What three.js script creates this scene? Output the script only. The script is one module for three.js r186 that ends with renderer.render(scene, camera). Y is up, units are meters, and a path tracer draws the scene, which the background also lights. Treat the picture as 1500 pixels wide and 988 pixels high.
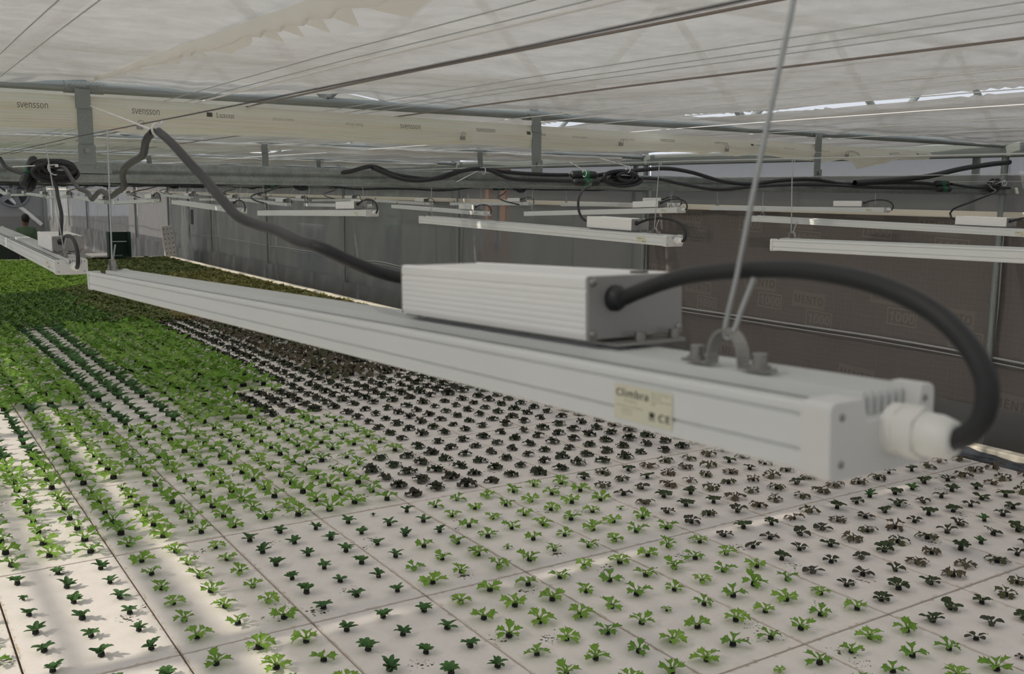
import * as THREE from 'three';
import { RoundedBoxGeometry } from 'three/addons/geometries/RoundedBoxGeometry.js';
import { mergeGeometries, toCreasedNormals } from 'three/addons/utils/BufferGeometryUtils.js';
import { MarchingCubes } from 'three/addons/objects/MarchingCubes.js';
import { createNoise2D } from 'simplex-noise';

// ---------------------------------------------------------------- camera, sky, sun, exposure
const scene = new THREE.Scene();
const camera = new THREE.PerspectiveCamera(37.86, 1500 / 988, 0.05, 300);
camera.position.set(-0.8475, 2.27, 3.447);
camera.rotation.set(-0.1469, -0.5804, 0.01196, 'YXZ');
camera.focus = 4.5;
camera.userData.fStop = 13;
camera.updateMatrixWorld(true);
camera.updateProjectionMatrix();
scene.background = new THREE.Color(0.86, 0.90, 0.985);                 // hazy sky
scene.backgroundIntensity = 1.0;
const SUN = new THREE.Vector3(-0.771, 0.616, -0.164).normalize();    // low sun through the film side wall
const sun = new THREE.DirectionalLight(new THREE.Color(1.0, 0.90, 0.76), 4.2);
sun.position.copy(SUN).multiplyScalar(40);
sun.castShadow = true; sun.shadow.radius = 2.5;
Object.assign(sun.shadow.camera, { left: -25, right: 25, top: 25, bottom: -25, near: 1, far: 90 });
scene.add(sun, sun.target);
const renderer = new THREE.WebGLRenderer();
renderer.toneMapping = THREE.LinearToneMapping;
renderer.toneMappingExposure = 0.90;
renderer.shadowMap.enabled = true;

// ---------------------------------------------------------------- helpers
function rng(seed) { let a = seed >>> 0; return () => { a = (a + 0x6D2B79F5) >>> 0; let t = a; t = Math.imul(t ^ (t >>> 15), t | 1); t ^= t + Math.imul(t ^ (t >>> 7), t | 61); return ((t ^ (t >>> 14)) >>> 0) / 4294967296; }; }
const R0 = rng(7), n2 = createNoise2D(rng(11)), n2b = createNoise2D(rng(23));
const V = (x, y, z) => new THREE.Vector3(x, y, z);
const taken = {};
function numbered(n) { const k = taken[n] = (taken[n] ?? -1) + 1; return k ? `${n}_${String(k).padStart(3, '0')}` : n; }
function mesh(name, geo, mat, parent, pos, rot) {
  const m = new THREE.Mesh(geo, mat); m.name = name; m.castShadow = m.receiveShadow = true;
  if (pos) m.position.set(...pos); if (rot) m.rotation.set(...rot);
  (parent ?? scene).add(m); return m;
}
function tag(o, label, category, group, kind) {
  o.userData.label = label; o.userData.category = category;
  if (group) o.userData.group = group; if (kind) o.userData.kind = kind; return o;
}
function thing(name, label, category, pos = [0, 0, 0], group, kind) {
  const o = new THREE.Group(); o.name = numbered(name); o.position.set(...pos); scene.add(o);
  return tag(o, label, category, group, kind);
}
function struct(name, geo, mat, pos) { const m = mesh(name, geo, mat, null, pos); m.userData.kind = 'structure'; return m; }
const box = (x, y, z, w, h, d) => new THREE.BoxGeometry(w, h, d).translate(x, y, z);
const rbox = (x, y, z, w, h, d, r = 0.002, s = 1) => new RoundedBoxGeometry(w, h, d, s, r).translate(x, y, z);
function cylX(r, len, seg = 12) { return new THREE.CylinderGeometry(r, r, len, seg).rotateZ(Math.PI / 2); }
function cylZ(r, len, seg = 12) { return new THREE.CylinderGeometry(r, r, len, seg).rotateX(Math.PI / 2); }
function bar(a, b, r, seg = 8) {
  const d = b.clone().sub(a), g = new THREE.CylinderGeometry(r, r, d.length(), seg);
  return g.applyQuaternion(new THREE.Quaternion().setFromUnitVectors(V(0, 1, 0), d.clone().normalize())).translate(...a.clone().add(b).multiplyScalar(0.5).toArray());
}
const clean = (gs) => gs.map((g) => { g = g.index ? g.toNonIndexed() : g; for (const k of Object.keys(g.attributes)) if (!['position', 'normal', 'uv'].includes(k)) g.deleteAttribute(k); return g; });
const merge = (gs) => mergeGeometries(clean(gs));
function tube(pts, r, seg = 40, rs = 8) { return new THREE.TubeGeometry(new THREE.CatmullRomCurve3(pts.map((p) => Array.isArray(p) ? V(...p) : p), false, 'centripetal'), seg, r, rs); }
function canvasTex(w, h, draw, srgb = true) {
  const c = document.createElement('canvas'); c.width = w; c.height = h; draw(c.getContext('2d'), w, h);
  const t = new THREE.CanvasTexture(c); if (srgb) t.colorSpace = THREE.SRGBColorSpace; t.wrapS = t.wrapT = THREE.RepeatWrapping; t.magFilter = THREE.LinearFilter; return t;
}
function dataTex(w, h, fn, srgb = true) {
  const a = new Uint8Array(w * h * 4);
  for (let y = 0; y < h; y++) for (let x = 0; x < w; x++) { const c = fn(x / w, y / h, x, y), k = (y * w + x) * 4; a[k] = c[0]; a[k + 1] = c[1]; a[k + 2] = c[2]; a[k + 3] = 255; }
  const t = new THREE.DataTexture(a, w, h); t.wrapS = t.wrapT = THREE.RepeatWrapping; t.magFilter = THREE.LinearFilter; t.minFilter = THREE.LinearFilter; if (srgb) t.colorSpace = THREE.SRGBColorSpace; t.needsUpdate = true; return t;
}
const lin = (r, g, b) => new THREE.Color().setRGB(r, g, b);
const std = (c, rough = 0.7, metal = 0, extra = {}) => new THREE.MeshStandardMaterial({ color: c, roughness: rough, metalness: metal, side: THREE.DoubleSide, ...extra });
const phys = (c, o) => new THREE.MeshPhysicalMaterial({ color: c, side: THREE.DoubleSide, ...o });
const cl = (v) => Math.max(0, Math.min(255, v | 0));

// ---------------------------------------------------------------- materials
const galvTex = dataTex(256, 256, (u, v, x, y) => { const a = n2(x * 0.05, y * 0.05) * 10 + n2b(x * 0.21, y * 0.21) * 9 + n2(x * 0.5 + 40, y * 0.5) * 5; return [cl(168 + a), cl(172 + a), cl(170 + a)]; });
const wrinkle = dataTex(512, 512, (u, v, x, y) => { const a = 128 + 50 * n2(x * 0.012, y * 0.05) + 34 * n2b(x * 0.04, y * 0.012) + 18 * n2(x * 0.09, y * 0.09); return [cl(a), cl(a), cl(a)]; }, false);
wrinkle.repeat.set(0.45, 0.45);
const sheetTex = dataTex(512, 512, (u, v, x, y) => { const a = n2(x * 0.01, y * 0.014) * 7 + n2b(x * 0.03, y * 0.03) * 5 + n2(x * 0.13, y * 0.13) * 3; return [cl(236 + a), cl(236 + a), cl(234 + a)]; });
const M = {
  lampWhite: std(lin(0.70, 0.72, 0.71), 0.42, 0.0),
  lampAlu: std(lin(0.11, 0.125, 0.13), 0.75, 0.0),
  capWhite: std(lin(0.70, 0.70, 0.685), 0.5),
  boxWhite: std(lin(0.86, 0.86, 0.84), 0.45),
  boxEnd: std(lin(0.34, 0.33, 0.32), 0.5, 0.3),
  steel: std(lin(0.33, 0.32, 0.30), 0.4, 0.8),
  galv: std(lin(0.72, 0.74, 0.72), 0.55, 0.55, { map: galvTex }),
  fanGrey: std(lin(0.16, 0.165, 0.17), 0.6),
  wireSteel: std(lin(0.50, 0.52, 0.52), 0.4, 0.6),
  wireWhite: std(lin(0.75, 0.75, 0.74), 0.6),
  wireBrown: std(lin(0.22, 0.19, 0.17), 0.8),
  wireDark: std(lin(0.06, 0.055, 0.055), 0.7),
  rubber: std(lin(0.018, 0.019, 0.022), 0.42),
  cable: std(lin(0.017, 0.018, 0.020), 0.5),
  green: std(lin(0.012, 0.12, 0.05), 0.4),
  tie: std(lin(0.8, 0.8, 0.78), 0.5),
  nylon: std(lin(0.78, 0.78, 0.74), 0.4),
  sheet: phys(lin(0.76, 0.76, 0.765), { roughness: 0.8, transmission: 0.50, thickness: 0, map: sheetTex, bumpMap: wrinkle, bumpScale: 0.0025 }),
  hem: phys(lin(0.92, 0.915, 0.89), { roughness: 0.95, transmission: 0.35, thickness: 0 }),
  hemPlain: phys(lin(0.84, 0.82, 0.76), { roughness: 0.95, transmission: 0.4, thickness: 0 }),
  roofFilm: phys(lin(0.94, 0.95, 0.95), { roughness: 0.25, transmission: 0.95, thickness: 0, ior: 1.3 }),
  clearFilm: phys(lin(0.93, 0.94, 0.94), { roughness: 0.22, transmission: 0.95, thickness: 0, ior: 1.3 }),
  sideFilm: phys(lin(0.36, 0.36, 0.352), { roughness: 0.45, transmission: 0.70, thickness: 0 }),
  cream: std(lin(0.78, 0.72, 0.60), 0.6),
  liner: std(lin(0.045, 0.05, 0.06), 0.25),
  soil: std(lin(0.10, 0.09, 0.08), 0.95),
  concrete: std(lin(0.30, 0.29, 0.27), 0.9),
  water: std(lin(0.07, 0.045, 0.025), 0.35),
  plug: std(lin(0.014, 0.016, 0.014), 0.9),
};

// ---------------------------------------------------------------- the setting
const WX = 5.87, LX = -2.6, BAY = 3.8, GZ0 = -0.5, ZF = -44, ZB = 9;
struct('floor', box((LX + WX) / 2, -0.05, (ZF + ZB) / 2, WX - LX + 0.4, 0.1, ZB - ZF + 0.4), M.concrete);
struct('ground_outside', box(4, -0.16, -18, 120, 0.1, 130), M.soil);

// side wall beside the bed: posts, rails, then sheets of film and of printed fabric
{
  const w = new THREE.Group(); w.name = 'wall_right'; w.userData.kind = 'structure'; scene.add(w);
  const printTex = canvasTex(1024, 1024, (g, W, H) => {
    g.fillStyle = 'rgb(112,105,100)'; g.fillRect(0, 0, W, H);
    const r = rng(5);
    for (let k = 0; k < 9000; k++) { const v = 94 + r() * 30; g.fillStyle = `rgba(${v + 6},${v},${v - 5},0.35)`; if (r() < 0.5) g.fillRect(r() * W, r() * H, 20 + r() * 90, 1.5); else g.fillRect(r() * W, r() * H, 1.5, 20 + r() * 60); }
    for (let k = 0; k < 34; k++) { g.fillStyle = 'rgba(84,78,74,0.3)'; g.fillRect(0, k * 30.1, W, 2); g.fillRect(k * 30.1, 0, 1.5, H); }
    for (const [x, y] of [[40, 130], [540, 210], [250, 640], [670, 720]]) {
      g.save(); g.translate(x, y); g.rotate(0.04);
      g.fillStyle = 'rgba(140,132,126,0.38)'; g.fillRect(0, 0, 270, 104);
      g.fillStyle = 'rgb(104,97,92)'; g.font = 'bold 74px sans-serif'; g.fillText('MENTO', 10, 80, 250);
      g.strokeStyle = 'rgba(146,138,132,0.55)'; g.lineWidth = 7; g.strokeRect(130, 118, 200, 96);
      g.fillStyle = 'rgba(142,134,128,0.5)'; g.font = 'bold 84px sans-serif'; g.fillText('1000', 142, 196, 178);
      g.restore();
    }
  });
  printTex.repeat.set(1 / 1.35, 1 / 1.35);
  const fabric = std(0xffffff, 0.75, 0, { map: printTex });
  // sheet from z0 (nearer) to z1, rippled like hung film
  const panel = (name, z0, z1, y0, y1, mat, dx = 0, amp = 0.02, par = w) => {
    const g = new THREE.PlaneGeometry(z0 - z1, y1 - y0, Math.max(4, Math.ceil((z0 - z1) * 8)), 10), p = g.attributes.position, uv = g.attributes.uv;
    for (let k = 0; k < p.count; k++) { const s = p.getX(k), y = p.getY(k); uv.setXY(k, s + z0, y); p.setZ(k, amp * n2(s * 1.7 + z0, y * 0.8 + z0) + amp * 0.4 * n2b(s * 6, y * 1.5)); }
    g.computeVertexNormals(); g.rotateY(-Math.PI / 2);
    return mesh(name, g, mat, par, [WX + dx, (y0 + y1) / 2, (z0 + z1) / 2]);
  };
  const postZ = []; for (let z = GZ0 + 2 * BAY; z > ZF; z -= BAY) postZ.push(z);
  postZ.forEach((z, k) => {
    panel('wall_sheet', z, z - BAY, -0.02, 2.13, k <= 2 ? fabric : M.sideFilm, 0.02);
    panel('upper_film', z, z - BAY, 2.16, 2.66, M.sideFilm, 0.03, 0.02);
    panel('hanging_sheet', z, z - BAY, -0.01, 0.78 + 0.05 * n2(z, 1), M.sideFilm, -0.05, 0.03);
    mesh('wall_post', new THREE.CylinderGeometry(0.024, 0.024, 2.75, 12), M.galv, w, [WX - 0.035, 1.375, z]);
    mesh('wall_channel', rbox(0, 0, 0, 0.03, 2.7, 0.05, 0.004), M.galv, w, [WX + 0.07, 1.35, z - 0.28]);
  });
  mesh('top_rail', rbox(WX - 0.02, 2.145, (ZF + ZB) / 2, 0.05, 0.05, ZB - ZF, 0.006), M.cream, w);
  mesh('eave_rail', rbox(WX - 0.03, 2.315, (ZF + ZB) / 2, 0.06, 0.045, ZB - ZF, 0.006), M.galv, w);
  mesh('gutter', rbox(WX - 0.02, 2.60, (ZF + ZB) / 2, 0.14, 0.10, ZB - ZF, 0.01), M.galv, w);
  const seam = []; for (let z = ZB; z >= ZF; z -= 0.7) seam.push([WX - 0.012 + 0.006 * n2(z, 3), 1.15 + 0.035 * n2(z * 0.35, 9), z]);
  mesh('film_seam', tube(seam, 0.009, 160, 6), std(lin(0.42, 0.42, 0.41), 0.6), w);
  mesh('film_seam', tube(seam.map(([x, y, z]) => [x, y - 0.035, z]), 0.005, 160, 6), std(lin(0.42, 0.42, 0.41), 0.6), w);
}
// film side wall on the sunny side
{
  const w = new THREE.Group(); w.name = 'wall_left'; w.userData.kind = 'structure'; scene.add(w);
  mesh('wall_film', box(LX, 1.35, (ZF + ZB) / 2, 0.002, 2.7, ZB - ZF), M.clearFilm, w);
  for (let z = GZ0 + 2 * BAY; z > ZF; z -= BAY / 2) mesh('wall_post', new THREE.CylinderGeometry(0.035, 0.035, 2.8, 12), M.galv, w, [LX + 0.06, 1.4, z]);
  mesh('wall_plate', rbox(LX + 0.04, 2.72, (ZF + ZB) / 2, 0.1, 0.08, ZB - ZF, 0.008), M.galv, w);
  mesh('mid_rail', cylZ(0.022, ZB - ZF).translate(LX + 0.06, 2.36, (ZF + ZB) / 2), M.galv, w);
  mesh('low_rail', cylZ(0.022, ZB - ZF).translate(LX + 0.06, 1.2, (ZF + ZB) / 2), M.galv, w);
}
// roof film over the curtains and the two end walls
{
  const s = new THREE.Shape(); const mid = (LX + WX) / 2;
  s.moveTo(LX, 2.75); s.quadraticCurveTo(mid, 6.2, WX, 2.75); s.lineTo(WX, 2.753); s.quadraticCurveTo(mid, 6.204, LX, 2.753);
  const g = new THREE.ExtrudeGeometry(s, { depth: ZB - ZF, bevelEnabled: false, curveSegments: 20 }); g.translate(0, 0, ZF);
  // one surface is enough: keep the under side
  struct('roof', new THREE.PlaneGeometry(1, 1, 24, 1).rotateX(-Math.PI / 2), M.roofFilm);
  const r = scene.getObjectByName('roof'), p = r.geometry.attributes.position;
  for (let k = 0; k < p.count; k++) { const t = p.getX(k) + 0.5, x = LX + (WX - LX) * t, y = 2.76 + 4 * 1.55 * t * (1 - t); p.setXYZ(k, x, y, p.getZ(k) > 0 ? ZB : ZF); }
  r.geometry.computeVertexNormals(); g.dispose();
  const we = new THREE.Group(); we.name = 'wall_far'; we.userData.kind = 'structure'; scene.add(we);
  mesh('end_sheet', box(mid, 1.9, ZF, WX - LX, 3.8, 0.02), M.sideFilm, we);
  mesh('corner_post', box(WX - 0.1, 1.4, ZF + 0.1, 0.16, 2.8, 0.12), M.galv, we);
  mesh('brace', bar(V(3.6, 2.5, ZF + 0.08), V(5.6, 0.6, ZF + 0.08), 0.09), M.wireWhite, we);
  const wb = new THREE.Group(); wb.name = 'wall_back'; wb.userData.kind = 'structure'; scene.add(wb);
  mesh('end_sheet', box(mid, 1.9, ZB, WX - LX, 3.8, 0.02), M.clearFilm, wb);
  mesh('end_rail', rbox(mid, 2.7, ZB - 0.05, WX - LX, 0.08, 0.06, 0.006), M.galv, wb);
}

// ---------------------------------------------------------------- growing bed
const BW = 0.5, BL = 1.13782, TOP = 0.6, J0 = -3, J1 = 18, I0 = -3, I1 = 10;
{
  const z0 = -J0 * BL + 0.02, z1 = -J1 * BL - 0.06, x0 = I0 * BW - 0.04, x1 = I1 * BW + 0.05;
  const b = thing('growing_bed', 'long raised growing bed with cream frame and black liner', 'bed');
  mesh('water', box((x0 + x1) / 2, 0.2905, (z0 + z1) / 2, x1 - x0, 0.581, z0 - z1), M.water, b);
  const frameM = M.cream;
  mesh('frame_side', rbox(x1 + 0.115, 0.33, (z0 + z1) / 2, 0.09, 0.66, z0 - z1 + 0.2, 0.008), frameM, b);
  mesh('frame_side', rbox(x0 - 0.115, 0.33, (z0 + z1) / 2, 0.09, 0.66, z0 - z1 + 0.2, 0.008), frameM, b);
  mesh('frame_end', rbox((x0 + x1) / 2, 0.33, z1 - 0.12, x1 - x0 + 0.3, 0.66, 0.09, 0.008), frameM, b);
  mesh('frame_end', rbox((x0 + x1) / 2, 0.33, z0 + 0.12, x1 - x0 + 0.3, 0.66, 0.09, 0.008), frameM, b);
  for (const sx of [1, -1]) {                      // crumpled liner lapping up to the frame
    const g = new THREE.PlaneGeometry(z0 - z1, 0.12, 260, 6), p = g.attributes.position;
    for (let k = 0; k < p.count; k++) { const s = p.getX(k), t = p.getY(k) / 0.12 + 0.5; p.setXYZ(k, s, t * 0.09, 0.035 + t * 0.05 + 0.016 * n2(s * 5, t * 2 + sx) + 0.008 * n2b(s * 16, t * 4)); }
    g.computeVertexNormals(); g.rotateY(Math.PI / 2);
    const m = mesh('liner', g, M.liner, b, [0, 0, (z0 + z1) / 2]);
    const q = g.attributes.position; for (let k = 0; k < q.count; k++) q.setXYZ(k, (sx > 0 ? x1 - 0.03 + (q.getY(k)) * 1.0 : x0 + 0.03 - q.getY(k)), 0.56 + q.getX(k) * 0.9, q.getZ(k));
    g.computeVertexNormals();
  }
}
function boardTex(seed) {
  const r = rng(seed), specks = [];
  for (let c = 0; c < 3; c++) { const cx = r(), cy = r(); for (let k = 0; k < 26; k++) specks.push([cx + (r() + r() - 1) * 0.13, cy + (r() + r() - 1) * 0.05, 0.0016 + r() * r() * 0.006]); }
  const w = 256, h = 512, t = dataTex(w, h, (u, v, x, y) => {
    const n = n2(x * 0.02 + seed, y * 0.02) * 3 + n2b(x * 0.09, y * 0.09 + seed) * 2;
    let c = [240 + n, 232 + n, 226 + n];
    const e = Math.min(u, 1 - u) * 0.5, f = Math.min(v, 1 - v) * 1.14, d = Math.min(e, f);
    const st = Math.max(0, 1 - d / (0.004 + 0.016 * Math.max(0, n2(x * 0.03 + 9, y * 0.03 + seed)))) * (0.22 + 0.6 * Math.max(0, n2b(x * 0.05 + seed, y * 0.05)));
    const ring = [0, 0, 0].map(() => 0);
    const patch = Math.max(0, n2(x * 0.025 + 50, y * 0.025 + seed * 3) - 0.55) * 0.5 * Math.max(0, n2b(x * 0.3, y * 0.3));
    const k = Math.min(1, st + patch);
    c = [c[0] * (1 - k) + 160 * k, c[1] * (1 - k) + 128 * k, c[2] * (1 - k) + 88 * k];
    for (const s of specks) { const dx = (u - s[0]) * 0.5, dy = (v - s[1]) * 1.14; if (dx * dx + dy * dy < s[2] * s[2]) { c = [70, 62, 54]; } }
    return c.map(cl).concat(ring).slice(0, 3);
  });
  return t;
}
const boardM = [3, 17, 29, 41, 53, 67].map((s) => std(0xffffff, 0.62, 0, { map: boardTex(s) }));
const boardG = new RoundedBoxGeometry(BW - 0.0085, 0.016, BL - 0.0095, 1, 0.0015);
const onScreen = (x, y, z, mx = 1.2, my = 1.25) => { const p = V(x, y, z).applyMatrix4(camera.matrixWorldInverse), q = p.clone().applyMatrix4(camera.projectionMatrix); return p.z < -0.2 && Math.abs(q.x) < mx && Math.abs(q.y) < my; };
const rb = rng(99), farBoards = [];
for (let j = J0; j < J1; j++) for (let i = I0; i < I1; i++) {
  const x = (i + 0.5) * BW, z = -(j + 0.5) * BL, mat = boardM[(rb() * 6) | 0], turn = rb() < 0.5 ? 0 : Math.PI, dy = -rb() * 0.002;
  const vis = [[-0.5, -0.5], [0.5, -0.5], [-0.5, 0.5], [0.5, 0.5], [0, 0]].some(([a, c]) => onScreen(x + a * BW, TOP, z + c * BL, 1.05, 1.08));
  if (!vis || j > 8) { farBoards.push([x, z]); continue; }
  const m = mesh(numbered('raft_board'), boardG, mat, null, [x, TOP - 0.008 + dy, z], [0, turn, 0]);
  const crop = plantAt(i, j, 1, 1, () => 0.3)?.[0] ?? 'R';
  tag(m, 'white raft board planted with ' + { G: 'light green jagged', D: 'dark green pointed', R: 'purple-brown frilly', O: 'dark olive round-leaf', B: 'reddish brown ragged' }[crop] + (j < 1 ? ' seedlings' : ' lettuces'), 'raft board', 'white raft boards of the growing bed');
}
{
  const im = new THREE.InstancedMesh(boardG, boardM[0], farBoards.length); im.name = 'raft_boards_under_leaves';
  farBoards.forEach(([x, z], k) => im.setMatrixAt(k, new THREE.Matrix4().setPosition(x, TOP - 0.008, z)));
  im.castShadow = im.receiveShadow = true; scene.add(im); tag(im, 'white raft boards hidden below the leaf cover', 'raft boards', null, 'stuff');
}

// ---------------------------------------------------------------- lettuces
// one leaf: base at the origin, growing along +x; p0 and p1 are its slopes at base and tip
function leafGeo({ len, wid, stalk = 0.35, p0, p1, shape = 'jag', cup = 0.25, ruffle = 0, seed = 1, nS = 9, nW = 4, twist = 0 }) {
  const pos = [], idx = []; let x = 0, y = 0; const r = rng(seed), ph = r() * 9;
  for (let a = 0; a <= nS; a++) {
    const s = a / nS, pitch = p0 + (p1 - p0) * s;
    if (a) { x += Math.cos(pitch) * len / nS; y += Math.sin(pitch) * len / nS; }
    let w;
    const b = Math.max(0, (s - stalk) / (1 - stalk));
    if (shape === 'jag') { w = s < stalk ? 0.22 : 0.22 + 0.85 * Math.sin(Math.min(1, b * 1.08 + 0.02) * Math.PI * 0.86); w *= (a % 2 ? 1.22 : 0.72); if (a === nS) w = 0.12; }
    else if (shape === 'lance') w = a === nS ? 0.02 : 0.3 + 0.8 * Math.sin(Math.pow(s, 0.8) * Math.PI * 0.97);
    else if (shape === 'round') w = a === nS ? 0.25 : s < stalk ? 0.25 : 0.3 + 0.75 * Math.sin((0.12 + 0.8 * b) * Math.PI);
    else { w = a === nS ? 0.45 : s < stalk ? 0.3 : 0.4 + 0.65 * Math.sin((0.15 + 0.72 * b) * Math.PI); w *= (a % 2 ? 1.1 : 0.88); }
    w *= wid;
    for (let c = 0; c <= nW; c++) {
      const t = c / nW * 2 - 1, edge = Math.abs(t);
      const lift = cup * w * edge * edge + ruffle * wid * edge * Math.sin(s * 15 + ph + t * 2);
      const sweep = shape === 'jag' ? (a % 2 ? 0.10 : -0.05) * len * edge * edge : 0;
      const px = x - Math.sin(pitch) * lift + Math.cos(pitch) * sweep, py = y + Math.cos(pitch) * lift + Math.sin(pitch) * sweep;
      pos.push(px, Math.max(-0.008, py + twist * t * w * s), t * w);
    }
  }
  for (let a = 0; a < nS; a++) for (let c = 0; c < nW; c++) { const k = a * (nW + 1) + c; idx.push(k, k + 1, k + nW + 1, k + 1, k + nW + 2, k + nW + 1); }
  const g = new THREE.BufferGeometry(); g.setAttribute('position', new THREE.Float32BufferAttribute(pos, 3)); g.setIndex(idx); g.computeVertexNormals(); return g;
}
const leafMat = (cs, tr = 0.3) => cs.map((c) => phys(lin(...c), { roughness: 0.72, transmission: tr, thickness: 0, specularIntensity: 0.5 }));
const RAD = Math.PI / 180;
const KIND = {
  G: { n: [5, 6, 5, 6, 7], leaf: (r, k) => ({ len: 0.050 * (0.75 + 0.45 * r()), wid: 0.0165 * (0.85 + 0.3 * r()), stalk: 0.30, p0: (66 - 36 * r()) * RAD, p1: (20 - 70 * r()) * RAD, shape: 'jag', cup: 0.35, ruffle: 0.12 }), mats: leafMat([[0.19, 0.36, 0.045], [0.24, 0.42, 0.06], [0.16, 0.32, 0.045]]) },
  D: { n: [8, 9, 8, 7, 10], leaf: (r, k) => ({ len: 0.043 * (0.7 + 0.45 * r()), wid: 0.0088 * (0.85 + 0.3 * r()), stalk: 0.1, p0: (66 - 52 * r()) * RAD, p1: (34 - 42 * r()) * RAD, shape: 'lance', cup: 0.5, nS: 6 }), mats: leafMat([[0.075, 0.17, 0.055], [0.09, 0.20, 0.06], [0.065, 0.15, 0.05]], 0.22) },
  R: { n: [9, 10, 9, 11, 8], leaf: (r, k) => ({ len: (k % 3 === 0 ? 0.032 : 0.049) * (0.75 + 0.35 * r()), wid: 0.0148 * (0.85 + 0.3 * r()), stalk: 0.12, p0: (k % 3 === 0 ? 80 : 56 - 22 * r()) * RAD, p1: (k % 3 === 0 ? 5 : -35 - 30 * r()) * RAD, shape: 'frill', cup: 0.1, ruffle: 0.32 }), mats: leafMat([[0.050, 0.058, 0.034], [0.060, 0.058, 0.040], [0.048, 0.064, 0.034]], 0.12) },
  O: { n: [5, 6, 5, 4, 6], leaf: (r, k) => ({ len: 0.046 * (0.75 + 0.4 * r()), wid: 0.0155 * (0.85 + 0.3 * r()), stalk: 0.25, p0: (58 - 36 * r()) * RAD, p1: (8 - 45 * r()) * RAD, shape: 'round', cup: 0.3, ruffle: 0.06 }), mats: leafMat([[0.055, 0.060, 0.034], [0.050, 0.072, 0.030], [0.062, 0.056, 0.038]], 0.14) },
  B: { n: [5, 5, 4, 6, 5], leaf: (r, k) => ({ len: 0.056 * (0.7 + 0.45 * r()), wid: 0.0160 * (0.85 + 0.3 * r()), stalk: 0.3, p0: (72 - 25 * r()) * RAD, p1: (-45 - 35 * r()) * RAD, shape: 'jag', cup: 0.2, ruffle: 0.2 }), mats: leafMat([[0.105, 0.086, 0.052], [0.085, 0.088, 0.042], [0.115, 0.084, 0.056]], 0.14) },
};
const plugG = new THREE.CylinderGeometry(0.0105, 0.0125, 0.012, 9).translate(0, 0.0065, 0);
for (const [key, K] of Object.entries(KIND)) {
  K.protos = K.n.map((n, v) => {
    const r = rng(key.charCodeAt(0) * 31 + v * 7), leaves = [], off = r() * 6.28;
    for (let k = 0; k < n; k++) {
      const a = off + k * (6.2832 / n) + (r() - 0.5) * 0.5, g = leafGeo({ ...K.leaf(r, k), seed: v * 50 + k, twist: (r() - 0.5) * 0.8 });
      leaves.push(g.rotateY(a).translate(0.004 * Math.cos(a), 0.0105, -0.004 * Math.sin(a)));
    }
    const mat = K.mats[v % K.mats.length];
    const o = new THREE.Group(); o.name = 'proto';
    mesh('plug', plugG, M.plug, o); leaves.forEach((g) => mesh('leaf', g, mat, o));
    const lg = merge(leaves.map((g) => g.clone())), pg = clean([plugG.clone()])[0];
    pg.deleteAttribute('uv');
    const all = mergeGeometries([pg, lg], true);
    return { o, all, mats: [M.plug, mat] };
  });
}
// which kind grows where: board column i, board row j, place on the board (0..2 across, 0..5 away)
function plantAt(i, j, c, rr, r) {
  let k = 'R', s = 1;
  if (j <= -1) {
    if (i <= -1) k = 'D'; else if (i === 0) k = 'G'; else if (i === 1) k = 'D'; else if (i <= 4) k = 'G';
    else if (i === 5) k = 'O'; else if (i === 6) { k = r() < 0.75 ? 'B' : 'O'; } else if (i <= 8) k = r() < 0.75 ? 'O' : 'D'; else k = 'B';
    if (j <= -2 && i === 5) k = r() < 0.35 ? 'G' : 'O';
  } else if (j === 0) {
    if (i <= -2) k = 'G'; else if (i === -1) k = 'D'; else if (i === 0) k = 'G'; else if (i === 1) k = 'D';
    else if (i === 2) k = rr >= 3 || (c === 0 && rr === 2) ? 'D' : 'G'; else if (i <= 4) k = 'G'; else if (i === 5) k = r() < 0.55 ? 'O' : 'B'; else if (i === 6) k = 'B'; else if (i === 7) k = r() < 0.6 ? 'B' : 'O'; else if (i === 8) k = r() < 0.65 ? 'O' : 'B'; else k = 'B';
    if (i === 2 && c === 0 && rr < 2) k = 'G';
  } else if (j === 1) {
    if (i <= 2) { k = 'G'; s = i < 2 ? 1.3 : 1.4; } else if (i === 3) { k = rr >= 5 || (c === 0 && rr > 3) ? 'G' : 'R'; s = k === 'R' ? 1.15 : 1.2; } else if (i <= 6) { k = 'R'; s = 1.05; } else { k = r() < 0.7 ? 'R' : 'B'; s = 1.15; }
  } else if (j === 2) {
    if (i === -1) { k = rr < 4 ? 'G' : 'D'; s = 1.5; } else if (i <= 3) { k = 'G'; s = i < 2 ? 1.45 : 1.3; } else { k = 'R'; s = 1.05 + (i > 6 ? 0.25 : 0); }
  } else if (j === 3) {
    if (i === -1) { k = 'D'; s = 1.35; } else if (i === 0) { k = rr === 5 ? 'D' : 'G'; s = 1.6; } else if (i === 1) { k = rr === 0 ? 'G' : 'D'; s = 1.5; } else if (i === 2) { k = 'G'; s = 1.9; } else if (i === 3) { k = rr > 4 ? 'G' : 'R'; s = 1.35; } else if (i <= 5) { k = 'R'; s = 1.2; } else { k = 'R'; s = 1.35; }
  } else if (j <= 7) {
    if (i <= 0) { k = 'G'; s = 2.1; } else if (i === 1) { k = 'D'; s = 1.85; } else if (i <= 3) { k = 'G'; s = 2.2; } else if (i === 4) { k = 'R'; s = 1.3; } else if (i === 5) { k = 'B'; s = 2.0; } else { k = r() < 0.5 ? 'R' : 'B'; s = 1.7; }
  } else return null;
  return [k, s * (0.88 + 0.24 * r())];
}
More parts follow.
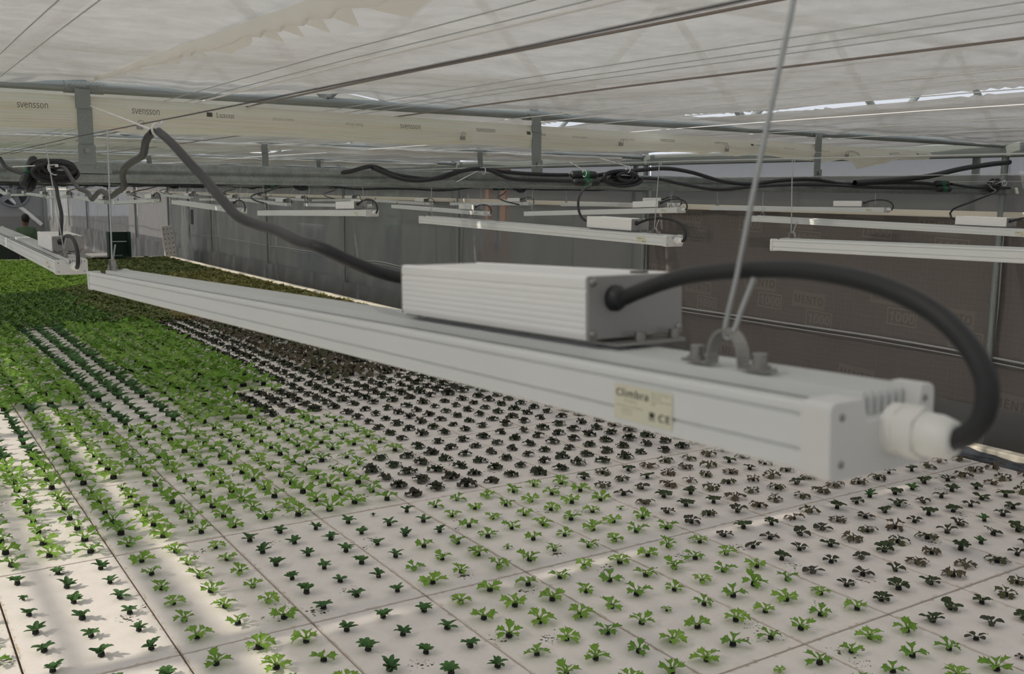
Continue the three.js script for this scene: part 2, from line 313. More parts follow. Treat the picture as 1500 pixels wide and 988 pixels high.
const LAB = {
  G: ['light green jagged-leaf lettuce seedling in a dark plug on white raft', 'leafy light green lettuce crowding its neighbours on the white raft', 'light green lettuces on the raft boards'],
  D: ['small dark green pointed-leaf seedling in a dark plug on white raft', 'dark green pointed-leaf lettuce in narrow rows between light green beds', 'dark green pointed seedlings'],
  R: ['dark purple-brown frilly lettuce rosette on the white raft boards', 'larger dark purple-brown frilly lettuce rosette on crowded raft boards', 'dark purple-brown lettuce rosettes'],
  O: ['dark olive round-leaf lettuce seedling in a dark plug on white raft', 'larger dark olive round-leaf lettuce on white raft', 'dark olive round-leaf seedlings'],
  B: ['reddish brown ragged drooping lettuce seedling on the white raft', 'larger brown ragged lettuce in the dense olive brown patch', 'reddish brown ragged lettuces'],
};
const KNAME = { G: 'light_green_lettuce', D: 'dark_green_lettuce', R: 'purple_lettuce', O: 'olive_lettuce', B: 'brown_lettuce' };
const plants = [], rp = rng(1234);
for (let j = J0; j < 8; j++) for (let i = I0; i < I1; i++) for (let c = 0; c < 3; c++) for (let rr = 0; rr < 6; rr++) {
  const pk = plantAt(i, j, c, rr, rp), v = (rp() * 5) | 0, a = rp() * 6.283, tx = (rp() - 0.5) * 0.25, tz = (rp() - 0.5) * 0.25, gap = rp() < 0.025, sq = 0.9 + 0.3 * rp(), jx = (rp() - 0.5) * 0.008, jz = (rp() - 0.5) * 0.008;
  if (!pk) continue;
  const x = (i + [1 / 6, 0.5, 5 / 6][c]) * BW + jx, z = -(j + (c === 1 ? 0.115 : 0.08) + rr * 0.1585) * BL + jz;
  if (!onScreen(x, TOP, z, 1.5, 1.5)) continue;
  plants.push({ k: pk[0], s: gap && j < 3 ? pk[1] * 0.5 : pk[1], v, a, tx, tz, x, z, sq, d: Math.hypot(x - camera.position.x, z - camera.position.z), j });
}
for (const k of Object.keys(KIND)) {
  const list = plants.filter((p) => p.k === k).sort((p, q) => p.d - q.d), rest = [[], [], [], [], []];
  let nInd = 0;
  list.forEach((p) => {
    const P = KIND[k].protos[p.v], vis = onScreen(p.x, TOP, p.z, 1.01, 1.02);
    if (vis && nInd < 290) {
      nInd++;
      const o = nInd <= 70 ? P.o.clone() : new THREE.Mesh(P.all, P.mats);
      o.name = numbered(KNAME[k]); o.castShadow = o.receiveShadow = true;
      o.position.set(p.x, TOP + 0.0025, p.z); o.rotation.set(p.tx, p.a, p.tz); o.scale.set(p.s, p.s * p.sq, p.s);
      tag(o, LAB[k][p.s > 1.42 ? 1 : 0], 'lettuce', LAB[k][2]); scene.add(o);
    } else rest[p.v].push(p);
  });
  rest.forEach((l, v) => {
    if (!l.length) return;
    const P = KIND[k].protos[v], im = new THREE.InstancedMesh(P.all, P.mats, l.length), e = new THREE.Object3D();
    l.forEach((p, n) => { e.position.set(p.x, TOP, p.z); e.rotation.set(p.tx, p.a, p.tz); e.scale.set(p.s, p.s * p.sq, p.s); e.updateMatrix(); im.setMatrixAt(n, e.matrix); });
    im.name = numbered(KNAME[k] + '_patch'); im.castShadow = im.receiveShadow = true; scene.add(im);
    tag(im, LAB[k][2] + ' further along the bed', 'lettuces', null, 'stuff');
  });
}
// full-grown leaf cover over the far boards
{
  const head = (n, opt, mat, seed) => { const r = rng(seed), L = []; for (let k = 0; k < n; k++) { const ring = k / n, a = k * 2.4, g = leafGeo({ len: 0.11 * (0.7 + 0.5 * r()) * (0.75 + 0.35 * ring), wid: 0.034 * (0.8 + 0.4 * r()), stalk: 0.15, p0: (80 - 45 * ring) * RAD, p1: (40 - 70 * ring) * RAD, shape: 'frill', cup: 0.15, ruffle: 0.4, nS: 7, seed: seed + k, ...opt }); L.push(g.rotateY(a)); } return [merge(L), mat]; };
  const sets = {
    bright: [[0.36, 0.54, 0.09], [0.30, 0.47, 0.075]], dark: [[0.13, 0.24, 0.055], [0.17, 0.30, 0.065]], olive: [[0.28, 0.28, 0.09], [0.33, 0.31, 0.10]], brown: [[0.38, 0.31, 0.13], [0.32, 0.28, 0.11]], deep: [[0.19, 0.23, 0.075], [0.23, 0.27, 0.085]],
  };
  const r = rng(77), lists = {};
  for (let j = 8; j < J1; j++) for (let i = I0; i < I1; i++) for (let c = 0; c < 3; c++) for (let rr = 0; rr < 6; rr++) {
    const x = (i + (c + 0.5) / 3) * BW, z = -(j + (rr + 0.5) / 6) * BL, w = i + c / 3 + 0.5 * (r() - 0.5), jj = j + rr / 6;
    let k = w < 3.2 ? 'dark' : w < 4.6 ? 'deep' : w < 7 ? 'brown' : 'olive';
    if (jj > 10.7 + 0.38 * w) k = w < 5 ? 'bright' : 'deep';
    else if (jj > 11 && w > 4) k = 'olive';
    (lists[k + ((r() * 2) | 0)] ??= []).push([x + (r() - 0.5) * 0.04, z + (r() - 0.5) * 0.04, r() * 6.28, 0.85 + 0.4 * r()]);
  }
  const NM = { bright: 'bright green leaf cover at the far end of the bed', dark: 'dense dark green leaf cover behind the seedlings', olive: 'olive green leaf cover along the wall side', brown: 'olive brown leaf cover behind the purple rosettes', deep: 'deep green leaf cover beside the brown leaves' };
  let sd = 3;
  for (const [key, l] of Object.entries(lists)) {
    const name = key.slice(0, -1), [g, m] = head(13, {}, leafMat([sets[name][+key.slice(-1)]], 0.25)[0], sd += 40), im = new THREE.InstancedMesh(g, m, l.length), e = new THREE.Object3D();
    l.forEach(([x, z, a, s], n) => { e.position.set(x, TOP, z); e.rotation.set(0, a, 0); e.scale.set(s, s * 1.1, s); e.updateMatrix(); im.setMatrixAt(n, e.matrix); });
    im.name = numbered('leaf_cover'); im.castShadow = im.receiveShadow = true; scene.add(im); tag(im, NM[name], 'lettuces', null, 'stuff');
  }
}

// ---------------------------------------------------------------- steel girders across the house
const strapX = [-2.15, -0.15, 1.85, 3.85];
for (let k = 0; k < 11; k++) {
  const z = GZ0 - k * BAY, len = WX - LX - 0.1, mid = (WX + LX) / 2;
  const g = thing('steel_girder', k === 0 ? 'galvanised steel girder carrying the power cables and connectors' : 'galvanised steel girder further down the house', 'girder', [0, 0, z], k ? 'steel girders further down the house' : undefined);
  const prof = new THREE.Shape([[-0.02, 0], [-0.02, 0.008], [-0.028, 0.016], [-0.028, 0.03], [-0.02, 0.038], [-0.028, 0.048], [-0.028, 0.068], [-0.022, 0.075], [0.025, 0.075], [0.025, 0.068], [-0.014, 0.066], [-0.014, 0.009], [0.025, 0.007], [0.025, 0]].map(([a, b]) => new THREE.Vector2(a, b)));
  const beam = new THREE.ExtrudeGeometry(prof, { depth: len, bevelEnabled: false }).rotateY(Math.PI / 2).translate(LX + 0.05, 2.285, 0);
  // the profile's open side faces away from the camera end of the house
  mesh('lower_beam', beam, M.galv, g);
  mesh('upper_pipe', cylX(0.021, len, 14).translate(mid, 2.63, 0), M.galv, g);
  mesh('top_chord', cylX(0.028, len, 12).translate(mid, 3.25, 0), M.galv, g);
  for (let x = LX + 0.3, q = 0; x < WX - 0.6; x += 0.62, q++) mesh('brace', bar(V(x, q % 2 ? 2.65 : 3.24, 0.0), V(x + 0.62, q % 2 ? 3.24 : 2.65, 0.0), 0.022, 8), M.galv, g);
  for (const x of strapX) {
    const st = mesh('strap', merge([rbox(x, 2.46, 0.026, 0.052, 0.2, 0.006, 0.001), rbox(x, 2.385, 0.034, 0.06, 0.07, 0.008, 0.001)]), M.galv, g);
    mesh('bolt', cylZ(0.011, 0.012, 6).translate(x, 2.4, 0.044), M.steel, st);
    const sl = mesh('pipe_bracket', merge([new THREE.CylinderGeometry(0.0245, 0.0245, 0.135, 16, 1).rotateZ(Math.PI / 2).translate(x + 0.005, 2.63, 0), rbox(x - 0.005, 2.585, 0.03, 0.052, 0.07, 0.006, 0.001), rbox(x - 0.01, 2.67, 0.012, 0.05, 0.09, 0.006, 0.001)]), M.galv, g);
    for (const dx of [-0.045, 0.02, 0.05]) mesh('bolt', cylZ(0.005, 0.006, 8).translate(x + dx, 2.632, 0.026), M.steel, sl);
    const sp = mesh('splice_plate', rbox(x + 0.01, 2.338, 0.032, 0.15, 0.04, 0.006, 0.001), M.galv, g);
    for (const dx of [-0.05, 0.03, 0.065]) mesh('bolt', cylZ(0.005, 0.006, 8).translate(x + dx, 2.34, 0.037), M.steel, sp);
  }
}

// ---------------------------------------------------------------- shade curtains overhead, one per bay, each with a folded hem
const hemTex = canvasTex(2048, 128, (g, W, H) => {
  g.fillStyle = 'rgb(238,236,224)'; g.fillRect(0, 0, W, H);
  const r = rng(8); for (let k = 0; k < 260; k++) { const y = r() * H; g.fillStyle = `rgba(${200 + r() * 40},${192 + r() * 40},${168 + r() * 30},0.4)`; g.fillRect(r() * W, y, 100 + r() * 400, 1.5); }
  g.fillStyle = 'rgb(92,87,80)'; g.font = '34px sans-serif'; g.fillText('svensson', 20, 56, 300); g.fillRect(400, 36, 30, 18); g.font = '28px serif'; g.fillText('Luxous', 450, 56, 200);
  g.fillStyle = 'rgba(150,144,134,0.8)'; g.font = '18px sans-serif'; g.fillText('climate screens', 760, 56, 300); g.fillText('energy saving', 1190, 56, 260);
  g.fillStyle = 'rgb(92,87,80)'; g.font = '34px sans-serif'; g.fillText('svensson', 1540, 56, 300);
});
hemTex.repeat.set(1 / 1.5, 1);
M.hem.map = hemTex;
for (let k = -2; k < 11; k++) {
  const zb = GZ0 - k * BAY, za = zb + BAY - 0.03;                // from just behind one girder to just before the next
  const t = thing('shade_curtain', k === 0 ? 'translucent white shade curtain spread above the hanging lamps' : 'translucent white shade curtain of a bay further along', 'curtain', [0, 2.665, 0], k ? 'shade curtains overhead' : undefined);
  const nx = k < 3 ? 150 : 60, nz = k < 3 ? 70 : 20, x0 = -2.3, x1 = 5.72;
  const g = new THREE.PlaneGeometry(x1 - x0, za - zb, nx, nz).rotateX(-Math.PI / 2).translate((x0 + x1) / 2, 0, (za + zb) / 2), p = g.attributes.position, uv = g.attributes.uv;
  for (let q = 0; q < p.count; q++) {
    const x = p.getX(q), z = p.getZ(q), e = (z - zb) / (za - zb), front = Math.exp(-e * BAY / 0.16), back = Math.exp(-(1 - e) * BAY / 0.2);
    let y = 0.018 * n2(x * 0.55 + k, z * 0.4) + 0.007 * n2b(x * 2.4, z * 0.7 + k) + 0.004 * n2(x * 6, z * 2.2);
    y += front * (-0.022 + 0.022 * n2(x * 1.3 + 3 * k, 5)) + back * (0.01 + 0.015 * n2b(x * 2.2, 7 + k));
    y += -0.03 * Math.sin(Math.PI * e) * (0.6 + 0.4 * n2b(x * 0.9, k));
    p.setY(q, y); p.setZ(q, z + front * 0.05); uv.setXY(q, x, z);
  }
  // narrow slit where two curtain widths part
  { const ix = Array.from(g.index.array), keep = []; for (let q = 0; q < ix.length; q += 3) { const xm = (p.getX(ix[q]) + p.getX(ix[q + 1]) + p.getX(ix[q + 2])) / 3, zm = p.getZ(ix[q]), c = 2.60 + 0.05 * n2(zm * 0.5, 40); if (Math.abs(xm - c) > 0.085) keep.push(ix[q], ix[q + 1], ix[q + 2]); } g.setIndex(keep); }
  g.computeVertexNormals(); mesh('sheet', g, M.sheet, t);
  // folded hem hanging beside the girder
  const hx0 = -2.25, hx1 = k ? 5.5 : 4.95, gh = new THREE.PlaneGeometry(hx1 - hx0, 1, 160, 8), h = gh.attributes.position, hu = gh.attributes.uv;
  for (let q = 0; q < h.count; q++) {
    const x = h.getX(q) + (hx0 + hx1) / 2, s = h.getY(q) + 0.5, top = k ? -0.02 : -0.068 - 0.008 * Math.max(0, x), wave = 0.010 * n2(x * 0.8 + 2 * k, 2) + 0.008 * n2b(x * 2.1, k);
    const drop = (k ? 0.075 : x > 4.2 ? 0.12 - 0.11 * (x - 4.2) : 0.12 - 0.008 * Math.max(0, x)) + wave + (x > 2.9 ? 0.014 * n2(x * 3.2, 4) : 0);
    h.setXYZ(q, x, top - (1 - s) * Math.max(0.012, drop), 0.020 * Math.sin(s * Math.PI) + 0.003 * n2b(x * 2, s * 6) + 0.004 * Math.sin(s * 11 + x * 0.6));
    hu.setXY(q, x, s);
  }
  gh.computeVertexNormals(); mesh('hem', gh, k ? M.hemPlain : M.hem, t, [0, 0, zb + 0.006]);
  if (k === 0) for (const [x, d] of [[0.04, 0.105], [1.44, 0.09], [2.36, 0.085], [3.1, 0.09], [4.1, 0.09]]) mesh('curtain_clip', merge([rbox(x, -0.068 - d, zb + 0.034, 0.022, 0.016, 0.012, 0.002), new THREE.TorusGeometry(0.011, 0.0012, 5, 16).translate(x + 0.004, -0.068 - d + 0.015, zb + 0.034)]), M.steel, t);
  // gathered fold running along the wires, with a scalloped edge
  if (k === 0) {
    const gf = new THREE.PlaneGeometry(1, 1, 240, 10), f = gf.attributes.position, fu = gf.attributes.uv;
    for (let q = 0; q < f.count; q++) {
      const s = f.getX(q) + 0.5, w = f.getY(q) + 0.5, z = zb + 0.04 + s * 2.9, u = s * 15 + 0.8 * n2(s * 4, 1), tri = Math.abs((u % 1 + 1) % 1 * 2 - 1);
      const x = -0.135 + s * 0.09 + w * (0.015 + 0.065 * s) * (0.5 + 0.7 * tri) + 0.02 * w * tri;
      f.setXYZ(q, x, -0.006 - 0.02 * s - 0.05 * Math.sin(Math.min(1, w * 2.2) * Math.PI) * (0.3 + 0.4 * s) - w * (0.006 + 0.055 * s) * (0.4 + 0.75 * tri), z); fu.setXY(q, x, z);
    }
    gf.computeVertexNormals(); mesh('gathered_fold', gf, M.hemPlain, t);
  }
}

// ---------------------------------------------------------------- wires along the house
{
  const wire = (x, y, r, mat, label, grp, z1 = -40) => {
    const pts = []; for (let z = 6.5; z >= z1; z -= 1.9) pts.push([x + 0.004 * n2(z, x), y + 0.004 * Math.sin((z - GZ0) / BAY * Math.PI * 2), z]);
    tag(mesh(numbered('support_wire'), tube(pts, r, 50, 5), mat), label, 'wire', grp);
  };
  const up = (X) => -0.847 + (X + 0.847) * 0.868;
  for (const X of [-0.48, -0.41, 0.30, 0.39, 1.07, 1.19, 1.28]) wire(up(X), 2.6, 0.0016, M.wireSteel, 'thin steel wire stretched below the white curtain', 'thin curtain wires');
  wire(up(0.455), 2.605, 0.0035, M.wireWhite, 'pale thick cord stretched below the white curtain', 'pale curtain cords');
  for (const X of [0.66, 1.465]) wire(up(X), 2.595, 0.0034, M.wireBrown, 'brown twisted rope stretched below the white curtain', 'brown curtain ropes');
  for (const X of [2.05, 2.28, 2.6, 3.2, 3.9, 4.65]) wire(up(X), 2.6, 0.002, M.wireWhite, 'white wire stretched below the curtain near the wall', 'white curtain wires');
  wire(-0.443, 2.376, 0.0011, M.wireDark, 'dark wire that the sticker lamp hangs from', undefined);
  for (const X of [1.49, 3.69, 5.52]) wire(X, 2.376, 0.002, M.wireSteel, 'lamp suspension wire resting on the girder beams', 'lamp suspension wires');
}

// ---------------------------------------------------------------- lamps
const LL = 1.8, LW = 0.074, LH = 0.036;
const lampProfile = (() => {
  const h = LW / 2, p = [[-h, 0.002], [-h + 0.002, 0]];
  p.push([h - 0.002, 0], [h, 0.002], [h, 0.0095], [h - 0.0018, 0.010], [h - 0.0018, 0.0112], [h, 0.0117], [h, 0.0265], [h - 0.0018, 0.027], [h - 0.0018, 0.0282], [h, 0.0287], [h, 0.0345], [h - 0.0015, 0.036], [h - 0.003, 0.036], [h - 0.0035, 0.022]);
  for (let k = 0; k < 7; k++) { const x = h - 0.0065 - k * 0.0056; p.push([x + 0.0006, 0.0215], [x, 0.036], [x - 0.0018, 0.036], [x - 0.0024, 0.0215]); }
  p.push([-h + 0.0235, 0.0312], [-h + 0.0225, 0.0305], [-h + 0.0150, 0.0305], [-h + 0.0146, 0.0322], [-h + 0.0132, 0.0322], [-h + 0.0128, 0.0305], [-h + 0.0060, 0.0305], [-h + 0.0055, 0.0325], [-h + 0.004, 0.0335], [-h + 0.0015, 0.0335], [-h, 0.032], [-h, 0.0287], [-h + 0.0018, 0.0282], [-h + 0.0018, 0.027], [-h, 0.0265], [-h, 0.0117], [-h + 0.0018, 0.0112], [-h + 0.0018, 0.010], [-h, 0.0095]);
  return new THREE.Shape(p.map(([x, y]) => new THREE.Vector2(x, y)));
})();
const stickerTex = canvasTex(512, 320, (g, W, H) => {
  g.fillStyle = 'rgb(214,212,190)'; g.fillRect(0, 0, W, H);
  g.fillStyle = 'rgb(38,34,34)'; g.font = 'bold 96px sans-serif'; g.fillText('Climbra', 14, 110, 300);
  g.fillStyle = 'rgb(80,76,70)'; g.font = '22px sans-serif';
  g.fillText('LED lighting', 90, 150); g.fillText('Input: 220-240 V', 330, 40, 170); g.fillText('50/60 Hz', 330, 72); g.fillText('Power factor 0.95', 330, 104, 170); g.fillText('IP66', 330, 136);
  g.font = '20px sans-serif'; g.fillText('Horticulture LED luminaire', 20, 200, 280); g.fillText('top light bar', 60, 234, 200); g.fillText('Ta -20 +40', 70, 268, 180);
  g.fillStyle = 'rgb(40,38,36)'; g.font = 'bold 92px sans-serif'; g.fillText('CE', 390, 268, 110); g.fillRect(318, 200, 44, 50); g.fillRect(312, 262, 56, 10);
});
const stickerM = std(0xffffff, 0.5, 0, { map: stickerTex });
function hangerParts(o, z, detail) {
  const y = LH;
  const arch = []; for (let k = 0; k <= 14; k++) { const t = k / 14 * Math.PI; arch.push([0, y + 0.004 + 0.018 * Math.sin(t), z + 0.012 * Math.cos(t)]); }
  const strip = (pts, w, th) => { const L = []; for (let k = 0; k + 1 < pts.length; k++) { const a = V(...pts[k]), b = V(...pts[k + 1]), d = b.clone().sub(a), g = new THREE.BoxGeometry(w, th, d.length() * 1.12); g.applyQuaternion(new THREE.Quaternion().setFromUnitVectors(V(0, 0, 1), d.normalize())); L.push(g.translate(...a.add(b).multiplyScalar(0.5).toArray())); } return merge(L); };
  const h = mesh('hanger_bracket', merge([strip(arch, 0.009, 0.0016), box(0, y + 0.0025, z + 0.022, 0.010, 0.0018, 0.02), box(0, y + 0.0025, z - 0.022, 0.010, 0.0018, 0.02)]), M.steel, o);
  if (detail) for (const s of [-1, 1]) mesh('bolt', merge([new THREE.CylinderGeometry(0.0045, 0.0045, 0.007, 6).translate(0, y + 0.0075, z + s * 0.024), new THREE.CylinderGeometry(0.0062, 0.0062, 0.0015, 12).translate(0, y + 0.0042, z + s * 0.024)]), M.steel, h);
}
// wire loop from a lamp's bracket up over the suspension wire; top and lean are in the lamp's own axes
function hookWire(o, z, top, lx, lz) {
  const b = LH + 0.0175, h = top - b, at = (t, dz) => [lx * t, b + h * t, z + lz * t + dz];
  const pts = [[0.004, b + 0.034, z + 0.015], [0.002, b + 0.016, z + 0.008], [0, b, z + 0.002], [0, b, z - 0.002], at(0.2, -0.003), at(0.5, -0.004), at(0.9, -0.004), at(0.975, -0.004), at(1, 0), at(0.985, 0.004), at(0.95, 0.004)];
  mesh('hook_wire', tube(pts, 0.0015, 70, 6), M.wireSteel, o);
}
function makeLamp(detail) {
  const o = new THREE.Group(); o.name = 'proto';
  mesh('body', new THREE.ExtrudeGeometry(lampProfile, { depth: LL - 0.012, bevelEnabled: false }).translate(0, 0, -LL + 0.006), M.lampAlu.clone(), o).material = M.lampWhite;
  // dull aluminium heat sink strip lying in the top channel
  mesh('heat_sink', merge([box(-LW / 2 + 0.0094, 0.0308, -LL / 2, 0.0066, 0.0010, LL - 0.034), box(-LW / 2 + 0.0188, 0.0308, -LL / 2, 0.0074, 0.0010, LL - 0.034), ...Array.from({ length: 6 }, (_, k) => box(LW / 2 - 0.0102 - k * 0.0056, 0.0224, -LL / 2, 0.0028, 0.0016, LL - 0.03))]), M.lampAlu, o);
  const capS = (d) => { const s = new THREE.Shape(), h = LW / 2 + 0.0012, r = 0.004, H = 0.0372; s.moveTo(-h + r, -0.001); s.lineTo(h - r, -0.001); s.quadraticCurveTo(h, -0.001, h, r); s.lineTo(h, H - r); s.quadraticCurveTo(h, H, h - r, H); s.lineTo(h - 0.009, H); s.lineTo(h - 0.012, 0.0235); s.lineTo(-h + 0.026, 0.0235); s.lineTo(-h + 0.022, 0.0345); s.lineTo(-h + r, 0.0345); s.quadraticCurveTo(-h, 0.0345, -h, 0.0345 - r); s.lineTo(-h, r); s.quadraticCurveTo(-h, -0.001, -h + r, -0.001); return new THREE.ExtrudeGeometry(s, { depth: d, bevelEnabled: true, bevelSize: 0.0008, bevelThickness: 0.0008, bevelSegments: 2, curveSegments: 5 }); };
  const c1 = mesh('end_cap', capS(0.016).translate(0, 0, -0.014), M.capWhite, o), c2 = mesh('end_cap', capS(0.008).translate(0, 0, -LL), M.capWhite, o);
  if (detail) for (const [x, y] of [[-0.031, 0.006], [0.031, 0.006], [-0.031, 0.028], [0.031, 0.031]]) { mesh('screw', new THREE.SphereGeometry(0.0019, 10, 6).scale(1, 1, 0.5).translate(x, y, 0.003), M.steel, c1); }
  const gl = mesh('cable_gland', merge([new THREE.CylinderGeometry(0.0125, 0.0125, 0.006, 20).rotateX(Math.PI / 2).translate(0.008, 0.0185, 0.0055), new THREE.CylinderGeometry(0.0132, 0.0132, 0.011, 6).rotateX(Math.PI / 2).translate(0.008, 0.0185, 0.0135), new THREE.LatheGeometry([[0.0, 0.016], [0.0062, 0.016], [0.0085, 0.0145], [0.0103, 0.008], [0.0105, 0]].map(([a, b]) => new THREE.Vector2(a, b)), 20).rotateX(Math.PI / 2).translate(0.008, 0.0185, 0.019)]), M.nylon, o);
  // driver box with ribbed sides
  const bz = -0.215, bl = 0.262, bx0 = -0.012, bx1 = 0.070, by0 = 0.042, by1 = 0.084, pf = [];
  pf.push([bx0 + 0.001, by0], [bx1 - 0.001, by0], [bx1, by0 + 0.001]);
  for (let k = 0; k < 7; k++) { const y = by0 + 0.002 + k * 0.0043; pf.push([bx1 - 0.00025, y + 0.0006], [bx1, y + 0.0016], [bx1, y + 0.0034], [bx1 - 0.00025, y + 0.0042]); }
  pf.push([bx1 - 0.0012, by1 - 0.0085], [bx1, by1 - 0.008], [bx1, by1 - 0.002], [bx1 - 0.002, by1], [bx1 - 0.006, by1], [bx1 - 0.007, by1 - 0.0008], [bx0 + 0.007, by1 - 0.0008], [bx0 + 0.006, by1], [bx0 + 0.002, by1], [bx0, by1 - 0.002], [bx0, by1 - 0.008], [bx0 + 0.0012, by1 - 0.0085]);
  for (let k = 6; k >= 0; k--) { const y = by0 + 0.002 + k * 0.0043; pf.push([bx0 + 0.00025, y + 0.0042], [bx0, y + 0.0034], [bx0, y + 0.0016], [bx0 + 0.00025, y + 0.0006]); }
  const bm = mesh('driver_box', new THREE.ExtrudeGeometry(new THREE.Shape(pf.map(([x, y]) => new THREE.Vector2(x, y))), { depth: bl, bevelEnabled: false }).translate(0, 0, bz - bl), M.boxWhite, o);
  mesh('end_plate', rbox((bx0 + bx1) / 2, (by0 + by1) / 2, bz + 0.0014, bx1 - bx0, by1 - by0, 0.0028, 0.001), M.boxEnd, bm);
  mesh('end_plate', rbox((bx0 + bx1) / 2, (by0 + by1) / 2, bz - bl - 0.0014, bx1 - bx0, by1 - by0, 0.0028, 0.001), M.boxEnd, bm);
  mesh('grommet', new THREE.LatheGeometry([[0, 0.01], [0.0052, 0.01], [0.0066, 0.007], [0.0086, 0.0035], [0.0088, 0]].map(([a, b]) => new THREE.Vector2(a, b)), 18).rotateX(Math.PI / 2).translate(0.010, 0.069, bz + 0.002), M.rubber, bm);
  mesh('mounting_foot', merge([box(0.03, 0.0395, bz + 0.006, 0.06, 0.002, 0.022), box(0.03, 0.0395, bz - bl - 0.006, 0.06, 0.002, 0.022), box(0.03, 0.039, bz - bl / 2, 0.05, 0.005, bl - 0.02)]), M.steel, bm);
  if (detail) {
    for (const [x, y] of [[bx0 + 0.004, by0 + 0.004], [bx1 - 0.004, by0 + 0.004], [bx0 + 0.004, by1 - 0.004], [bx1 - 0.004, by1 - 0.004]]) mesh('screw', new THREE.SphereGeometry(0.003, 10, 6).scale(1, 1, 0.7).translate(x, y, bz + 0.003), M.steel, bm);
    for (const x of [0.025, 0.055]) mesh('screw', new THREE.CylinderGeometry(0.004, 0.004, 0.006, 6).translate(x, 0.0435, bz + 0.011), M.steel, bm);
    mesh('vent_plug', new THREE.CylinderGeometry(0.0065, 0.0065, 0.0015, 18).translate(0.052, by1 - 0.0002, bz - 0.022), std(lin(0.10, 0.075, 0.07), 0.7), bm);
  }
  mesh('lamp_cable', tube([[0.008, 0.0185, 0.03], [0.008, 0.019, 0.036], [0.0085, 0.029, 0.046], [0.009, 0.048, 0.047], [0.0095, 0.070, 0.029], [0.010, 0.085, -0.004], [0.0105, 0.092, -0.05], [0.0105, 0.091, -0.10], [0.0105, 0.085, -0.15], [0.010, 0.074, -0.19], [0.010, 0.069, -0.205], [0.010, 0.069, -0.214]], 0.0052, 70, 10), M.cable, o);
  const st = new THREE.PlaneGeometry(0.050, 0.0205); st.rotateY(-Math.PI / 2).translate(-LW / 2 - 0.0004, 0.0145, -0.129);
  mesh('rating_sticker', st, stickerM, o);
  hangerParts(o, -0.10, detail); hangerParts(o, -LL + 0.05, detail);
  return o;
}
const lampFine = makeLamp(true), lampCoarse = makeLamp(false);
function placeLamp(xLeft, y0, z0, dyFar, label, group, fine, turn = 0) {
  const o = (fine ? lampFine : lampCoarse).clone(); o.name = numbered('grow_light');
  o.position.set(xLeft + LW / 2, y0, z0); o.rotation.set(Math.asin(dyFar / LL), turn, 0, 'YXZ');
  const wx = [-0.443, 1.49, 3.69, 5.52].reduce((a, b) => Math.abs(b - o.position.x) < Math.abs(a - o.position.x) ? b : a);
  for (const z of [-0.10, -LL + 0.05]) hookWire(o, z, 2.3795 - y0 + z * dyFar / LL, wx - o.position.x, fine && z > -1 && y0 > 2.13 ? 0.045 : 0);
  scene.add(o); return tag(o, label, 'grow light', group);
}
const WIDE = 'white LED grow light bar ';
placeLamp(-0.485, 2.141, 3.16, -0.072, WIDE + 'with driver box, beige rating sticker and looped black cable', undefined, true);
placeLamp(-0.450, 2.048, 0.72, 0.02, WIDE + 'hanging below the tied bundle of black cables and green connector', undefined, true);
const row2 = WIDE + 'in the lamp row above the lettuce rows mid bed', g2 = 'lamps of the middle row';
placeLamp(1.46, 2.13, 3.16, -0.028, WIDE + 'seen from its plain white end cap with hook wire above', undefined, false);
placeLamp(1.44, 2.091, 0.91, 0.02, 'white LED grow light fed by the thin cable curving down from the girder', undefined, true);
for (const a of [[1.465, 2.126, -1.56, -0.044], [1.40, 2.09, -3.62, 0.036], [1.42, 2.128, -6.12, -0.044], [1.37, 2.081, -8.16, 0.035], [1.40, 2.118, -10.7, -0.03], [1.42, 2.10, -12.95, 0.02], [1.44, 2.10, -15.2, -0.02], [1.44, 2.10, -17.5, 0.02], [1.44, 2.10, -19.8, 0.0], [1.44, 2.10, -22.2, 0.02]]) placeLamp(...a, row2, g2, false);
const row3 = WIDE + 'in the lamp row between the middle row and the wall', g3 = 'lamps of the third row';
for (const a of [[3.65, 2.088, 1.02, 0.02], [3.62, 2.145, -1.41, -0.069], [3.66, 2.06, -3.9, 0.028], [3.62, 2.084, -6.2, -0.02], [3.5, 2.058, -8.25, 0.039], [3.6, 2.09, -10.6, -0.02], [3.6, 2.09, -12.9, 0.02], [3.6, 2.09, -15.2, -0.02], [3.6, 2.10, -17.5, 0.02], [3.6, 2.10, -19.8, -0.02], [3.6, 2.10, -22.1, 0.02]]) placeLamp(...a, row3, g3, false);
const row4 = WIDE + 'in the lamp row hanging close to the wall', g4 = 'lamps of the row along the wall';
for (const a of [[5.48, 2.15, -1.2, -0.023], [5.48, 2.148, -3.47, -0.028], [5.48, 2.117, -5.9, -0.031], [5.48, 2.074, -8.25, 0.02], [5.48, 2.10, -10.6, -0.034], [5.48, 2.065, -12.75, 0.02], [5.48, 2.09, -15.0, 0.0], [5.48, 2.09, -17.3, 0.02], [5.48, 2.10, -19.6, -0.02], [5.48, 2.1, -22, 0.0]]) placeLamp(...a, row4, g4, false);

